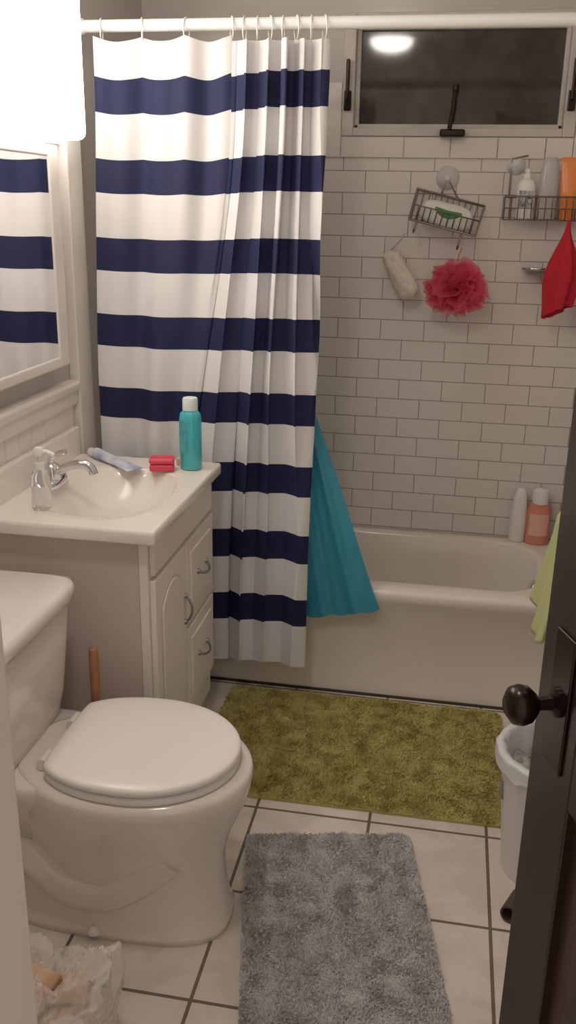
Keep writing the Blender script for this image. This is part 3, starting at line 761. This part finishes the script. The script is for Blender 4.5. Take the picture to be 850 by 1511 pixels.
m_c1 = mat('kraft_paper', (.40, .22, .12), .8, color2=(.58, .38, .24), noise_scale=20)
m_c2 = mat('white_wrapper', (.80, .72, .64), .5, color2=(.45, .28, .18), noise_scale=18)
def cbox(name, c, sx, sy, sz, rz, rx, m):
    R = Matrix.Rotation(rz, 3, 'Z') @ Matrix.Rotation(rx, 3, 'X')
    V = [tuple(Vector(c) + R @ Vector((i * sx / 2, j * sy / 2, k * sz / 2))) for (i, j, k) in [(-1, -1, -1), (1, -1, -1), (1, 1, -1), (-1, 1, -1), (-1, -1, 1), (1, -1, 1), (1, 1, 1), (-1, 1, 1)]]
    mk(name, V, FB, m, bg, bevel=.006)
cbox('carton', (BX + .0, BY + .0, .055), .15, .11, .09, .5, .06, m_c1)
cbox('packet_1', (BX - .035, BY + .035, .128), .11, .08, .03, -.3, .25, m_c1)
cbox('packet_2', (BX + .060, BY - .035, .10), .08, .06, .035, 1.1, -.3, m_c2)
cbox('packet_3', (BX + .04, BY + .06, .105), .07, .055, .045, .2, .5, m_c1)
cbox('packet_4', (BX - .04, BY - .06, .09), .07, .06, .05, .8, .3, m_c2)

# ------------------------------------------------------------------ door
m_dw = mat('dark_stained_wood', (.017, .008, .005), .35, noise_amt=.45, noise_scale=8, coat=.12)
m_dp = mat('stained_panel', (.032, .011, .007), .35, noise_amt=.4, noise_scale=6, coat=.12)
door = root('door_1', (.138, 1.03, 0))
O = Vector((.138, 1.03, 0)); dd = Vector((.337 - .138, .47 - 1.03, 0)); DL = dd.length; dd.normalize()
dn = Vector((dd.y, -dd.x, 0))
if dn.x > 0: dn = -dn
def dbox(name, u0, u1, z0, z1, n0, n1, m, bevel=.003):
    V = [tuple(O + dd * u + dn * n_ + Vector((0, 0, z))) for (u, n_, z) in [(u0, n0, z0), (u1, n0, z0), (u1, n1, z0), (u0, n1, z0), (u0, n0, z1), (u1, n0, z1), (u1, n1, z1), (u0, n1, z1)]]
    return mk(name, V, FB, m, door, bevel=bevel)
TH = .036; st = .105
dbox('stile_latch', 0, st, .01, 2.01, -TH, 0, m_dw)
dbox('stile_hinge', DL - st, DL, .01, 2.01, -TH, 0, m_dw)
for i, (a, b_) in enumerate([(.01, .22), (.84, .96), (1.42, 1.50), (1.90, 2.01)]):
    dbox('rail_%d' % (i + 1), st, DL - st, a, b_, -TH, 0, m_dw)
for i, (a, b_) in enumerate([(.22, .84), (.96, 1.42), (1.50, 1.90)]):
    dbox('panel_%d' % (i + 1), st - .005, DL - st + .005, a - .005, b_ + .005, -TH + .010, -.012, m_dp, 0)
    dbox('panel_field_%d' % (i + 1), st + .04, DL - st - .04, a + .04, b_ - .04, -TH + .006, -.006, m_dp, .004)
RK = Matrix((dn.cross(Vector((0, 0, 1))), Vector((0, 0, 1)), dn)).transposed()
KP = O + dd * .058 + Vector((0, 0, .957))
dbox('escutcheon', .036, .082, .87, 1.045, 0, .004, m_knob, .002)
KPR = [(.018, .003), (.018, .008), (.009, .012), (.008, .028), (.014, .032), (.022, .040), (.0245, .050), (.022, .060), (.012, .067), (0, .068)]
lathe('knob', KPR, KP, m_knob, door, rot=RK)
RK2 = Matrix((dn.cross(Vector((0, 0, 1))), Vector((0, 0, 1)), -dn)).transposed()
lathe('knob_far_side', KPR, KP - dn * TH, m_knob, door, rot=RK2)

# ------------------------------------------------------------------ colour
scn.view_settings.view_transform = 'Standard'
scn.view_settings.exposure = 0.2
scn.view_settings.gamma = 1.15
